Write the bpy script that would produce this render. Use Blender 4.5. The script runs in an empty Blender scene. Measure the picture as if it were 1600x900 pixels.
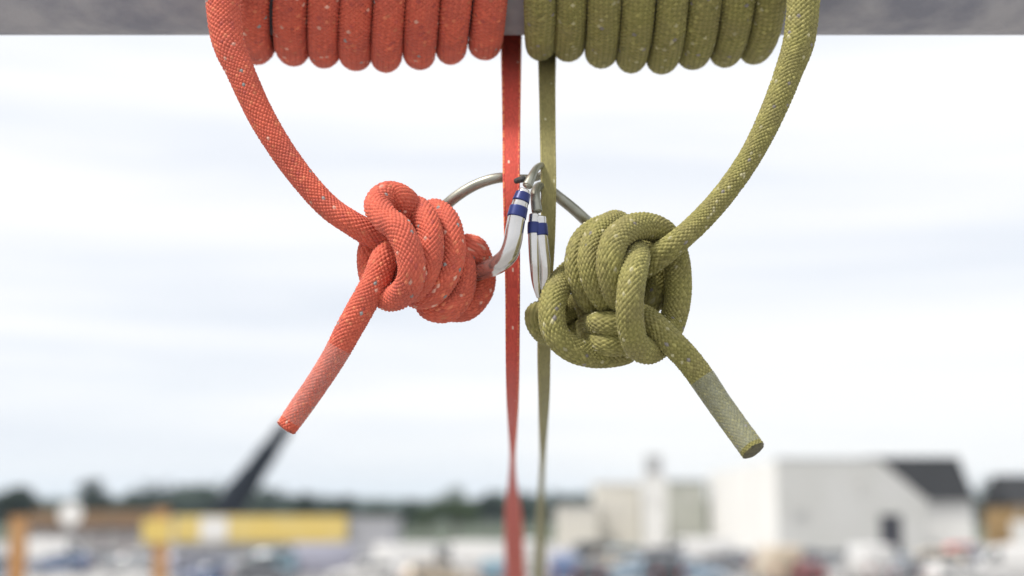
import bpy, bmesh, math, random
import numpy as np
from mathutils import Vector, Matrix
R = math.radians
scene = bpy.context.scene
COL = scene.collection

# ------------------------------------------------------------------ camera
S = 0.00024                 # metres per photo pixel in the plane of the knots
F = 2222.2                  # focal length in photo pixels (50 mm lens)
D = F * S                   # distance camera -> knots, 0.53 m
H = 4.0                     # eye height above the yard
PITCH = math.atan((800 - 450) / F)
cam_d = bpy.data.cameras.new('camera')
cam = bpy.data.objects.new('camera', cam_d)
COL.objects.link(cam)
cam.location = (0, -D, H)
cam.rotation_euler = (math.pi / 2 + PITCH, 0, 0)
cam_d.lens = 50
cam_d.sensor_width = 36
cam_d.clip_start = 0.01
cam_d.clip_end = 12000
cam_d.dof.use_dof = True
cam_d.dof.focus_distance = D * 1.0
cam_d.dof.aperture_fstop = 6.6
scene.camera = cam

# ------------------------------------------------------------------ sky, sun, exposure
SUN_EL, SUN_AZ = R(54), R(243)        # azimuth clockwise from +Y: behind the camera, to the left
world = bpy.data.worlds.new('World')
scene.world = world
world.use_nodes = True
nt = world.node_tree
nt.nodes.clear()
def wn(t, **k):
    n = nt.nodes.new(t)
    for a, b in k.items(): setattr(n, a, b)
    return n
wout = wn('ShaderNodeOutputWorld'); wbg = wn('ShaderNodeBackground')
wbg.inputs['Strength'].default_value = 0.1
sky = wn('ShaderNodeTexSky', sky_type='NISHITA')
sky.sun_disc = False; sky.sun_elevation = SUN_EL; sky.sun_rotation = SUN_AZ
tc = wn('ShaderNodeTexCoord')
sep = wn('ShaderNodeSeparateXYZ'); nt.links.new(tc.outputs['Generated'], sep.inputs[0])
mapn = wn('ShaderNodeMapping'); mapn.inputs['Scale'].default_value = (1.6, 1.6, 20.0)
mapn.inputs['Location'].default_value = (3.1, 0.4, 1.7)
nt.links.new(tc.outputs['Generated'], mapn.inputs[0])
noi = wn('ShaderNodeTexNoise'); noi.inputs['Scale'].default_value = 1.0
noi.inputs['Detail'].default_value = 5.0; noi.inputs['Roughness'].default_value = 0.5
noi.inputs['Distortion'].default_value = 0.35
nt.links.new(mapn.outputs[0], noi.inputs['Vector'])
ramp = wn('ShaderNodeValToRGB')
ramp.color_ramp.elements[0].position = 0.33; ramp.color_ramp.elements[0].color = (0.79, 0.83, 0.905, 1)
ramp.color_ramp.elements[1].position = 0.60; ramp.color_ramp.elements[1].color = (1.0, 0.992, 0.988, 1)
e = ramp.color_ramp.elements.new(0.47); e.color = (0.905, 0.925, 0.965, 1)
nt.links.new(noi.outputs['Fac'], ramp.inputs['Fac'])
mr = wn('ShaderNodeMapRange', interpolation_type='SMOOTHSTEP')     # overcast sky: brighter towards the zenith
mr.inputs['From Min'].default_value = 0.18; mr.inputs['From Max'].default_value = 0.95
mr.inputs['To Min'].default_value = 8.75; mr.inputs['To Max'].default_value = 12.5
nt.links.new(sep.outputs['Z'], mr.inputs['Value'])
sc_ = wn('ShaderNodeVectorMath', operation='SCALE')
nt.links.new(ramp.outputs['Color'], sc_.inputs[0]); nt.links.new(mr.outputs[0], sc_.inputs['Scale'])
mixw = wn('ShaderNodeMix', data_type='RGBA'); mixw.inputs['Factor'].default_value = 0.93
nt.links.new(sky.outputs[0], mixw.inputs['A']); nt.links.new(sc_.outputs[0], mixw.inputs['B'])
nt.links.new(mixw.outputs['Result'], wbg.inputs['Color'])
nt.links.new(wbg.outputs[0], wout.inputs[0])

sun_d = bpy.data.lights.new('sun', 'SUN')
sun_d.energy = 3.3; sun_d.angle = R(10); sun_d.color = (1.0, 0.95, 0.88)
sun = bpy.data.objects.new('sun', sun_d); COL.objects.link(sun)
sdir = Vector((math.sin(SUN_AZ) * math.cos(SUN_EL), math.cos(SUN_AZ) * math.cos(SUN_EL), math.sin(SUN_EL)))
sun.rotation_euler = sdir.to_track_quat('Z', 'Y').to_euler()
sun.location = (-3, -6, 12)

vs = scene.view_settings
vs.view_transform = 'Standard'; vs.look = 'None'; vs.gamma = 1; vs.use_curve_mapping = False
vs.exposure = 0.3
scene.render.engine = 'CYCLES'
scene.cycles.use_denoising = True
scene.cycles.sample_clamp_indirect = 6
scene.cycles.max_bounces = 8
scene.cycles.transparent_max_bounces = 12
scene.cycles.volume_bounces = 1

# ------------------------------------------------------------------ helpers
cp, sp_ = math.cos(PITCH), math.sin(PITCH)
def ray(px, py):
    u, v = (px - 800) / F, -(py - 450) / F
    return Vector((u, cp - v * sp_, sp_ + v * cp))
def at(px, py, Y):
    """point of the vertical plane y = Y seen at photo pixel (px, py)"""
    d = ray(px, py); t = (Y + D) / d.y
    return Vector((d.x * t, -D + d.y * t, H + d.z * t))
def ground(px, Y):
    p = at(px, 800, Y); return Vector((p.x, Y, 0))
def fg(px, py, dep):
    """foreground: dep photo pixels (0.24 mm each) in front of the plane of the knots"""
    p = at(px, py, -dep * S)
    k = ((p.y + D) * cp + (p.z - H) * sp_) / D      # real size of a pixel there, relative to S
    return p, k

def tag(o, label=None, cat=None, group=None, kind=None):
    if label: o['label'] = label
    if cat: o['category'] = cat
    if group: o['group'] = group
    if kind: o['kind'] = kind
    return o
def empty(name, loc=(0, 0, 0), rz=0, label=None, cat=None, group=None):
    o = bpy.data.objects.new(name, None); COL.objects.link(o)
    o.empty_display_size = 0.1
    o.location = loc; o.rotation_euler = (0, 0, rz)
    return tag(o, label, cat, group)
def link(name, me, mat=None, parent=None):
    o = bpy.data.objects.new(name, me); COL.objects.link(o)
    if mat and not me.materials: me.materials.append(mat)
    if parent: o.parent = parent
    return o
def mesh_np(name, V, Fq, smooth=True, uv=None, col=None):
    """V (n,3), Fq (m,4) quads"""
    me = bpy.data.meshes.new(name)
    n, m = len(V), len(Fq)
    me.vertices.add(n); me.vertices.foreach_set('co', np.asarray(V, np.float32).ravel())
    k = Fq.shape[1]
    me.loops.add(m * k); me.polygons.add(m)
    me.loops.foreach_set('vertex_index', Fq.astype(np.int32).ravel())
    me.polygons.foreach_set('loop_start', np.arange(0, m * k, k, dtype=np.int32))
    if smooth: me.polygons.foreach_set('use_smooth', np.ones(m, bool))
    if uv is not None:
        l = me.uv_layers.new(name='UVMap')
        l.data.foreach_set('uv', np.asarray(uv, np.float32).ravel())
    if col is not None:
        a = me.color_attributes.new('yarn', 'FLOAT_COLOR', 'POINT')
        a.data.foreach_set('color', np.asarray(col, np.float32).ravel())
    me.update(calc_edges=True)
    return me

def spline(pts, spacing, closed=False, smooth=2):
    """pts (n,k) -> dense Catmull-Rom samples, evenly spaced by the first three columns"""
    P = np.array(pts, float)
    n = len(P)
    if closed: Q = np.vstack([P[-1], P, P[0], P[1]]); segs = n
    else: Q = np.vstack([2 * P[0] - P[1], P, 2 * P[-1] - P[-2]]); segs = n - 1
    out = []
    for i in range(segs):
        p0, p1, p2, p3 = Q[i], Q[i + 1], Q[i + 2], Q[i + 3]
        d = [max(np.linalg.norm((b - a)[:3]), 1e-9) ** 0.5 for a, b in ((p0, p1), (p1, p2), (p2, p3))]
        t0, t1 = 0, d[0]; t2 = t1 + d[1]; t3 = t2 + d[2]
        for t in np.linspace(t1, t2, 40, endpoint=False):
            A1 = (t1 - t) / (t1 - t0) * p0 + (t - t0) / (t1 - t0) * p1
            A2 = (t2 - t) / (t2 - t1) * p1 + (t - t1) / (t2 - t1) * p2
            A3 = (t3 - t) / (t3 - t2) * p2 + (t - t2) / (t3 - t2) * p3
            B1 = (t2 - t) / (t2 - t0) * A1 + (t - t0) / (t2 - t0) * A2
            B2 = (t3 - t) / (t3 - t1) * A2 + (t - t1) / (t3 - t1) * A3
            out.append((t2 - t) / (t2 - t1) * B1 + (t - t1) / (t2 - t1) * B2)
    if not closed: out.append(P[-1])
    out = np.array(out)
    if closed: out = np.vstack([out, out[:1]])
    s = np.concatenate([[0], np.cumsum(np.linalg.norm(np.diff(out[:, :3], axis=0), axis=1))])
    m = max(8, int(s[-1] / spacing))
    ss = np.linspace(0, s[-1], m + 1)
    X = np.stack([np.interp(ss, s, out[:, c]) for c in range(out.shape[1])], 1)
    w = max(1, int(round(len(X) * smooth * 0 + smooth)))
    for _ in range(w):
        if closed:
            Y = X[:-1]; Y = 0.25 * np.roll(Y, 1, 0) + 0.5 * Y + 0.25 * np.roll(Y, -1, 0); X = np.vstack([Y, Y[:1]])
        else:
            X[1:-1] = 0.25 * X[:-2] + 0.5 * X[1:-1] + 0.25 * X[2:]
    return X
def frames(P, closed=False):
    n = len(P)
    T = np.gradient(P, axis=0)
    if closed: T[0] = T[-1] = P[1] - P[-2]
    T /= np.linalg.norm(T, axis=1)[:, None]
    r = np.cross(T[0], [0.13, 0.97, 0.2]); r /= np.linalg.norm(r)
    N = np.zeros_like(P); N[0] = r
    for i in range(n - 1):
        v1 = P[i + 1] - P[i]; c1 = v1 @ v1
        rl = N[i] - 2 / c1 * (v1 @ N[i]) * v1
        tl = T[i] - 2 / c1 * (v1 @ T[i]) * v1
        v2 = T[i + 1] - tl; c2 = v2 @ v2
        N[i + 1] = rl - (2 / c2 * (v2 @ rl) * v2 if c2 > 1e-14 else 0)
    if closed:
        a = math.atan2(np.dot(np.cross(N[-1], N[0]), T[0]), np.dot(N[-1], N[0]))
        for i in range(n):
            f = a * i / (n - 1); Bn = np.cross(T[i], N[i])
            N[i] = N[i] * math.cos(f) + Bn * math.sin(f)
    return T, N, np.cross(T, N)
def tube_quads(nr, ns):
    i = np.arange(nr - 1)[:, None]; j = np.arange(ns)[None, :]
    a = i * ns + j; b = i * ns + (j + 1) % ns
    return np.stack([a, b, b + ns, a + ns], -1).reshape(-1, 4)
def ring_uv(nr, ns, v):
    i = np.arange(nr - 1)[:, None] + np.zeros((1, ns), int); j = np.zeros((nr - 1, 1), int) + np.arange(ns)[None, :]
    u0, u1 = j / ns, (j + 1) / ns
    return np.stack([np.stack([u0, v[i]], -1), np.stack([u1, v[i]], -1), np.stack([u1, v[i + 1]], -1), np.stack([u0, v[i + 1]], -1)], 2).reshape(-1, 2)
def tube(name, P, r, ns=20, mat=None, parent=None, cap=True, closed=False, ck=.35):
    """plain smooth tube, optionally closed ends with rounded caps"""
    P = np.asarray(P, float); r = np.full(len(P), r) if np.isscalar(r) else np.asarray(r)
    T, N, B = frames(P, closed)
    if cap:
        e = []
        for f, q in ((0.0, 0.02), (0.35, 0.72), (0.75, 0.96)):
            e.append((P[0] - T[0] * r[0] * ck * (1 - f), r[0] * q, N[0], B[0]))
        z = []
        for f, q in ((0.75, 0.96), (0.35, 0.72), (0.0, 0.02)):
            z.append((P[-1] + T[-1] * r[-1] * ck * (1 - f), r[-1] * q, N[-1], B[-1]))
        P = np.vstack([[a[0] for a in e], P, [a[0] for a in z]])
        r = np.concatenate([[a[1] for a in e], r, [a[1] for a in z]])
        N = np.vstack([[a[2] for a in e], N, [a[2] for a in z]]); B = np.vstack([[a[3] for a in e], B, [a[3] for a in z]])
    th = np.linspace(0, 2 * math.pi, ns, endpoint=False)
    V = P[:, None] + r[:, None, None] * (np.cos(th)[None, :, None] * N[:, None] + np.sin(th)[None, :, None] * B[:, None])
    nr = len(P)
    s = np.concatenate([[0], np.cumsum(np.linalg.norm(np.diff(P, axis=0), axis=1))])
    me = mesh_np(name, V.reshape(-1, 3), tube_quads(nr, ns), True, ring_uv(nr, ns, s / S))
    return link(name, me, mat, parent)

# ------------------------------------------------------------------ materials
def mat(name, color=(.5, .5, .5), rough=.6, metal=0.0, noise=None, bump=None, spec=None, coord='Object'):
    """noise = (scale, amount, colour2); bump = (scale, strength, distance)"""
    m = bpy.data.materials.new(name); m.use_nodes = True
    t = m.node_tree; b = t.nodes['Principled BSDF']
    b.inputs['Base Color'].default_value = (*color, 1); b.inputs['Roughness'].default_value = rough
    b.inputs['Metallic'].default_value = metal
    if spec is not None: b.inputs['Specular IOR Level'].default_value = spec
    c = t.nodes.new('ShaderNodeTexCoord')
    if noise:
        n = t.nodes.new('ShaderNodeTexNoise'); n.inputs['Scale'].default_value = noise[0]; n.inputs['Detail'].default_value = 6
        t.links.new(c.outputs[coord], n.inputs['Vector'])
        rp = t.nodes.new('ShaderNodeMapRange'); rp.inputs['From Min'].default_value = .35; rp.inputs['From Max'].default_value = .65
        rp.inputs['To Max'].default_value = noise[1]
        t.links.new(n.outputs['Fac'], rp.inputs['Value'])
        x = t.nodes.new('ShaderNodeMix'); x.data_type = 'RGBA'
        x.inputs['A'].default_value = (*color, 1); x.inputs['B'].default_value = (*noise[2], 1)
        t.links.new(rp.outputs[0], x.inputs['Factor']); t.links.new(x.outputs['Result'], b.inputs['Base Color'])
    if bump:
        n2 = t.nodes.new('ShaderNodeTexNoise'); n2.inputs['Scale'].default_value = bump[0]; n2.inputs['Detail'].default_value = 5
        t.links.new(c.outputs[coord], n2.inputs['Vector'])
        bp = t.nodes.new('ShaderNodeBump'); bp.inputs['Strength'].default_value = bump[1]; bp.inputs['Distance'].default_value = bump[2]
        t.links.new(n2.outputs['Fac'], bp.inputs['Height']); t.links.new(bp.outputs[0], b.inputs['Normal'])
    return m
def rope_mat(name, dirt, fibre=0.14):
    m = bpy.data.materials.new(name); m.use_nodes = True
    t = m.node_tree; b = t.nodes['Principled BSDF']
    b.inputs['Roughness'].default_value = .72
    b.inputs['Specular IOR Level'].default_value = .3
    b.inputs['Sheen Weight'].default_value = .12; b.inputs['Sheen Roughness'].default_value = .45
    a = t.nodes.new('ShaderNodeAttribute'); a.attribute_name = 'yarn'
    c = t.nodes.new('ShaderNodeTexCoord')
    n = t.nodes.new('ShaderNodeTexNoise'); n.inputs['Scale'].default_value = 90; n.inputs['Detail'].default_value = 5
    t.links.new(c.outputs['Object'], n.inputs['Vector'])
    rp = t.nodes.new('ShaderNodeMapRange'); rp.inputs['From Min'].default_value = .42; rp.inputs['From Max'].default_value = .72
    rp.inputs['To Max'].default_value = .38
    t.links.new(n.outputs['Fac'], rp.inputs['Value'])
    x = t.nodes.new('ShaderNodeMix'); x.data_type = 'RGBA'; x.inputs['B'].default_value = (*dirt, 1)
    t.links.new(rp.outputs[0], x.inputs['Factor']); t.links.new(a.outputs['Color'], x.inputs['A'])
    t.links.new(x.outputs['Result'], b.inputs['Base Color'])
    # fibres of the yarn: fine relief
    n2 = t.nodes.new('ShaderNodeTexNoise'); n2.inputs['Scale'].default_value = 2600; n2.inputs['Detail'].default_value = 3
    t.links.new(c.outputs['Object'], n2.inputs['Vector'])
    bp = t.nodes.new('ShaderNodeBump'); bp.inputs['Strength'].default_value = fibre; bp.inputs['Distance'].default_value = .0002
    t.links.new(n2.outputs['Fac'], bp.inputs['Height']); t.links.new(bp.outputs[0], b.inputs['Normal'])
    return m
def clear_mat(name, tint, cover, rough=.3):
    """clear heat-shrink tube: mostly see-through film with a milky scatter and a gloss"""
    m = bpy.data.materials.new(name); m.use_nodes = True
    t = m.node_tree; b = t.nodes['Principled BSDF']; o = t.nodes['Material Output']
    b.inputs['Base Color'].default_value = (*tint, 1); b.inputs['Roughness'].default_value = rough
    tr = t.nodes.new('ShaderNodeBsdfTransparent')
    c = t.nodes.new('ShaderNodeTexCoord')
    n = t.nodes.new('ShaderNodeTexNoise'); n.inputs['Scale'].default_value = 500; n.inputs['Detail'].default_value = 4
    t.links.new(c.outputs['Object'], n.inputs['Vector'])
    rp = t.nodes.new('ShaderNodeMapRange'); rp.inputs['From Min'].default_value = .35; rp.inputs['From Max'].default_value = .65
    rp.inputs['To Min'].default_value = cover - .06; rp.inputs['To Max'].default_value = cover + .06
    t.links.new(n.outputs['Fac'], rp.inputs['Value'])
    bp = t.nodes.new('ShaderNodeBump'); bp.inputs['Strength'].default_value = .5; bp.inputs['Distance'].default_value = .0004
    t.links.new(n.outputs['Fac'], bp.inputs['Height']); t.links.new(bp.outputs[0], b.inputs['Normal'])
    x = t.nodes.new('ShaderNodeMixShader')
    t.links.new(rp.outputs[0], x.inputs[0]); t.links.new(tr.outputs[0], x.inputs[1]); t.links.new(b.outputs[0], x.inputs[2])
    t.links.new(x.outputs[0], o.inputs['Surface'])
    return m
M = {}
M['steel'] = mat('galvanised_steel', (.225, .23, .27), .62, .1, (44, .85, (.405, .395, .41)), (140, .35, .002))
M['red_rope'] = rope_mat('red_rope', (.30, .07, .06))
M['green_rope'] = rope_mat('green_rope', (.20, .165, .080))
M['red_web'] = rope_mat('red_webbing', (.45, .07, .05))
M['green_web'] = rope_mat('green_webbing', (.17, .15, .07))
M['alloy'] = mat('polished_alloy', (.68, .665, .65), .17, .9, (60, .5, (.46, .45, .42)), (900, .12, .0002))
M['alloy_dull'] = mat('worn_alloy', (.36, .36, .31), .42, .75, (90, .7, (.20, .21, .17)), (900, .15, .0002))
M['blue_paint'] = mat('blue_anodised', (.012, .022, .125), .36, .2, (220, .5, (.02, .04, .19)))
M['dark'] = mat('melted_core', (.035, .035, .035), .6, 0, None, (900, .8, .0006))
M['sleeve_red'] = clear_mat('clear_shrink_red', (.72, .44, .38), .22)
M['sleeve_green'] = clear_mat('clear_shrink_green', (.30, .32, .27), .36)

# ------------------------------------------------------------------ braided rope
rng = np.random.default_rng(7)
def braid(u, v, N, pitch, pal, seed, amp):
    """height (px) and colour of a braided sheath; u around (0..1), v along (px)"""
    v = v + 1.5 * np.sin(v * .041 + seed) + 1.1 * np.sin(2 * np.pi * (u + .3) + v * .023) + .7 * np.sin(4 * np.pi * u - v * .057)
    u = u + .010 * np.sin(v * .033 + 2 * seed) + .006 * np.sin(2 * np.pi * 2 * u + v * .05)
    a = N * u + v / pitch; b = N * u - v / pitch
    ia, ib = np.floor(a), np.floor(b)
    fa, fb = a - ia, b - ib
    over = ((ia + ib) % 2) == 0
    ca = np.where(over, fa, fb); cb = np.where(over, fb, fa)      # across / along the strand on top
    h = np.sqrt(np.clip(np.sin(np.pi * ca), 0, 1)) * (0.55 + 0.45 * np.sin(np.pi * cb))
    ia2, ib2 = np.mod(ia, N) , np.mod(ib, N)
    hash_ = np.mod(np.sin(ia * 12.9898 + ib * 78.233 + seed) * 43758.5453, 1.0)
    hash2 = np.mod(np.sin(ia * 39.346 + ib * 11.135 + seed * 2) * 24634.6345, 1.0)
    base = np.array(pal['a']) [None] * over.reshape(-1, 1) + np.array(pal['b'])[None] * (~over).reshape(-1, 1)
    yarn = np.mod(np.sin(np.where(over, np.mod(ib, N), 50 + np.mod(ia, N)) * 17.31 + seed) * 9381.7, 1.0)
    base = base * ((0.94 + 0.12 * hash2) * (0.90 + 0.20 * yarn)).reshape(-1, 1)
    for lo, hi, c in pal['flecks']:
        k = ((hash_ >= lo) & (hash_ < hi)).reshape(-1)
        base[k] = np.array(c) * (0.8 + 0.4 * hash2.reshape(-1)[k])[:, None]
    h = h * (0.86 + 0.20 * hash2)
    return h * amp, base
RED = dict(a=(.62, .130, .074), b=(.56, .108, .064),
           flecks=[(0, .007, (.27, .30, .29)), (.007, .018, (.70, .38, .29)), (.018, .045, (.46, .09, .065)), (.045, .08, (.66, .19, .10))])
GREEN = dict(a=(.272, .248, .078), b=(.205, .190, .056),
             flecks=[(0, .02, (.42, .39, .22)), (.03, .08, (.19, .175, .052)), (.12, .128, (.22, .20, .19)), (.135, .20, (.33, .30, .10))])

class Rope:
    """one rope swept along control points (photo px, px, depth px, radius px); cut into parts by arc length"""
    def __init__(self, pts, spacing, pal, seed, N=18, pitch=7.8, amp=3.5):
        W = []
        for px, py, dep, r in pts:
            p, k = fg(px, py, dep); W.append((*p, r * S * k))
        self.X = spline(W, spacing * S, smooth=3)
        self.P, self.r = self.X[:, :3], self.X[:, 3]
        self.T, self.N_, self.B = frames(self.P)
        self.s = np.concatenate([[0], np.cumsum(np.linalg.norm(np.diff(self.P, axis=0), axis=1))]) / S
        self.pal, self.seed, self.N, self.pitch, self.amp = pal, seed, N, pitch, amp
    def nearest(self, px, py, dep, lo=0.0, hi=1.0):
        p, _ = fg(px, py, dep); n = len(self.P)
        i0, i1 = int(lo * (n - 1)), int(hi * (n - 1)) + 1
        return i0 + int(np.argmin(np.linalg.norm(self.P[i0:i1] - np.array(p), axis=1)))
    def part(self, name, i0, i1, m, parent, ns=96, step=1, fine=None):
        idx = np.arange(i0, i1 + 1, step)
        if fine is not None: idx = np.array([i for i in range(i0, i1 + 1) if fine[i] or i % 6 == 0])
        if idx[-1] != i1: idx = np.append(idx, i1)
        P, r, N, B, s = self.P[idx], self.r[idx], self.N_[idx], self.B[idx], self.s[idx]
        th = np.linspace(0, 2 * math.pi, ns, endpoint=False)
        u = np.tile(th / (2 * math.pi), len(P)); v = np.repeat(s, ns)
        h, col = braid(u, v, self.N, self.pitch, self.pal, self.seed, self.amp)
        oval = 1 + .030 * np.cos(2 * (th[None] - .004 * s[:, None] - self.seed)) + .014 * np.sin(s * .021 + self.seed)[:, None] + .010 * np.sin(s * .0093)[:, None]
        rr = r[:, None] * oval + (h.reshape(len(P), ns) - self.amp * .85) * S     # a hand-worn rope is never quite round
        V = P[:, None] + rr[..., None] * (np.cos(th)[None, :, None] * N[:, None] + np.sin(th)[None, :, None] * B[:, None])
        col = np.concatenate([col, np.ones((len(col), 1))], 1)
        me = mesh_np(name, V.reshape(-1, 3), tube_quads(len(P), ns), True, None, col)
        return link(name, me, m, parent)
    def tube(self, name, i0, i1, m, parent, extra, ns=40, cap=True, step=2):
        idx = np.arange(i0, i1 + 1, step)
        return tube(name, self.P[idx], self.r[idx] + extra * S, ns, m, parent, cap)

# pipe ------------------------------------------------------------------
PIPE_R = 150 * S
PIPE_DEP = -168                                     # depth of the pipe axis
# height of the axis: its lower outline is seen at y = 55
pc = at(800, 55, -PIPE_DEP * S)
el = math.atan2(pc.z - H, pc.y + D)
PIPE_Y = -PIPE_DEP * S
PIPE_Z = H + (PIPE_Y + D) * math.tan(el) + PIPE_R / math.cos(el)
def pipe_pt(x, phi, rad):
    """phi 0 = towards the camera, 90 = under, 180 = back, 270 = top"""
    return Vector((x, PIPE_Y - math.cos(phi) * rad, PIPE_Z - math.sin(phi) * rad))
def to_px(p):
    x, y, z = p.x, p.y + D, p.z - H
    f = y * cp + z * sp_; v = -y * sp_ + z * cp
    return 800 + F * x / f, 450 - F * v / f, f / D
def build_pipe():
    n, L = 72, 1.6
    xs = np.linspace(-L, L, 240)
    th = np.linspace(0, 2 * math.pi, n, endpoint=False)
    V = []
    for x in xs:
        V.append([(x, PIPE_Y - math.cos(t) * PIPE_R, PIPE_Z - math.sin(t) * PIPE_R) for t in th])
    V = np.array(V)
    q = tube_quads(len(xs), n)
    t = empty('steel_pipe', (0, PIPE_Y, PIPE_Z), 0, 'grey galvanised round pipe running across the top with both ropes wound on it', 'pipe')
    V = V - np.array([0, PIPE_Y, PIPE_Z])
    link('pipe_wall', mesh_np('pipe_wall', V.reshape(-1, 3), q, True), M['steel'], t)
    for sx in (-1, 1):
        bm = bmesh.new()
        bmesh.ops.create_cone(bm, cap_ends=True, segments=48, radius1=PIPE_R * 1.02, radius2=PIPE_R * .98, depth=.004,
                              matrix=Matrix.Translation((sx * (L + .0015), 0, 0)) @ Matrix.Rotation(math.pi / 2 * sx, 4, 'Y'))
        me = bpy.data.meshes.new('end_cap'); bm.to_mesh(me); bm.free()
        link('end_cap', me, M['steel'], t)
build_pipe()

def coil_points(bots, r, exit_front):
    """wraps on the pipe from the one beside the exit strand outwards. bots: (x at y=0, x at bottom, y of the bottom outline)
    returns world points with radius, starting at the front above the exit strand"""
    k0 = (PIPE_Y + D) / D
    out = []
    xf0 = exit_front
    seq = []
    def X(px, phi):        # world x so that the point on the pipe is seen at px
        f = None
        p = pipe_pt(0, phi, PIPE_R + r * S)
        f = (p.y + D) * cp + (p.z - H) * sp_
        return (px - 800) / F * f
    phis = [-1.0]
    # exit strand rises over the front to the top, back, under, and up the front of the first wrap, and so on
    prev_x = X(exit_front, 0.3)
    phi_front = R(30)
    for xt, xb, yb in bots:
        xbk = X(xb, R(105)); xtk = X(xt, phi_front)
        for d in np.linspace(0, 1, 9)[1:]:                 # front (30) going up = decreasing phi: 30 -> -255 (= 105)
            phi = R(30 - 285 * d)
            sm = d
            seq.append((prev_x * (1 - sm) + xbk * sm, phi % (2 * math.pi), 0.0))
        sag_pt = pipe_pt(xbk, R(105), PIPE_R + r * S)
        nominal = to_px(sag_pt)[1] + r * 0.98
        sag = max(yb - nominal, -9) * S * k0
        x0, ph, _ = seq[-1]; seq[-1] = (x0, ph, sag)
        if len(seq) > 1: seq[-2] = (*seq[-2][:2], sag * .35)
        seq.append((xbk * .55 + xtk * .45, R(68), sag * .8))
        seq.append((xtk, phi_front, sag * .15))
        prev_x = xtk
    for d in np.linspace(0, 1, 8)[1:]:                     # the end is tucked away behind the pipe
        seq.append((prev_x + d * (bots[-1][0] - bots[-2][0]) * S * .35, (R(30) - d * R(215)) % (2 * math.pi), 0))
    pts = []
    for x, phi, sg in seq:
        p = pipe_pt(x, phi, PIPE_R + (r - 1.5) * S)
        p.z -= sg
        pts.append(p)
    return pts

class RopeW(Rope):
    def __init__(self, W, spacing, pal, seed, N=18, pitch=7.8, amp=3.5):
        self.X = spline(W, spacing * S, smooth=3)
        self.P, self.r = self.X[:, :3], self.X[:, 3]
        self.T, self.N_, self.B = frames(self.P)
        self.s = np.concatenate([[0], np.cumsum(np.linalg.norm(np.diff(self.P, axis=0), axis=1))]) / S
        self.pal, self.seed, self.N, self.pitch, self.amp = pal, seed, N, pitch, amp

def build_rope(label, coil, strand, knot, tail, rc, pal, seed, m, sleeve_m, sleeve_px, end_px, group):
    """coil from its far end to the exit, hanging strand, knot, tail: one continuous sweep, cut into parts"""
    W = [(*p, rc * S) for p in reversed(coil)]
    nC = len(W)
    slim = lambda q, f: [(*p[:3], p[3] * f) for p in q]
    for px, py, dep, r in strand[:1] + slim(strand[1:], .94) + knot + slim(tail, .96):
        p, k = fg(px, py, dep); W.append((*p, r * S * k))
    rp = RopeW(W, 1.25, pal, seed)
    i_c = int(np.argmin(np.linalg.norm(rp.P - np.array(W[nC - 1][:3]), axis=1)))
    n = len(rp.P)
    def near(q):
        p, _ = fg(*q[:3]); lo = i_c if q is not tail[-1] else i_c
        return lo + int(np.argmin(np.linalg.norm(rp.P[lo:] - np.array(p), axis=1)))
    i_s = near(strand[-1]); i_k = near(tail[0])
    root = empty('climbing_rope', W[nC - 1][:3], 0, label, 'rope', group)
    def loc(o):
        o.matrix_parent_inverse = Matrix.Translation(-Vector(root.location)); return o
    seen = (rp.P[:, 1] < PIPE_Y + .4 * PIPE_R) & (rp.P[:, 2] < PIPE_Z - .15 * PIPE_R)     # turns behind the pipe need fewer rings
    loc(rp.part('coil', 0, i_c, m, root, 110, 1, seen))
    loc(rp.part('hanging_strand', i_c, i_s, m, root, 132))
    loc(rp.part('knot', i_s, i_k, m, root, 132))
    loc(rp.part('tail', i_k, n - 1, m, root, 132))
    i_a, i_b = near(sleeve_px[0]), near(sleeve_px[1])
    loc(rp.tube('shrink_sleeve', i_a, i_b, sleeve_m, root, 0.7, cap=False))
    return rp, root, loc

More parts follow.
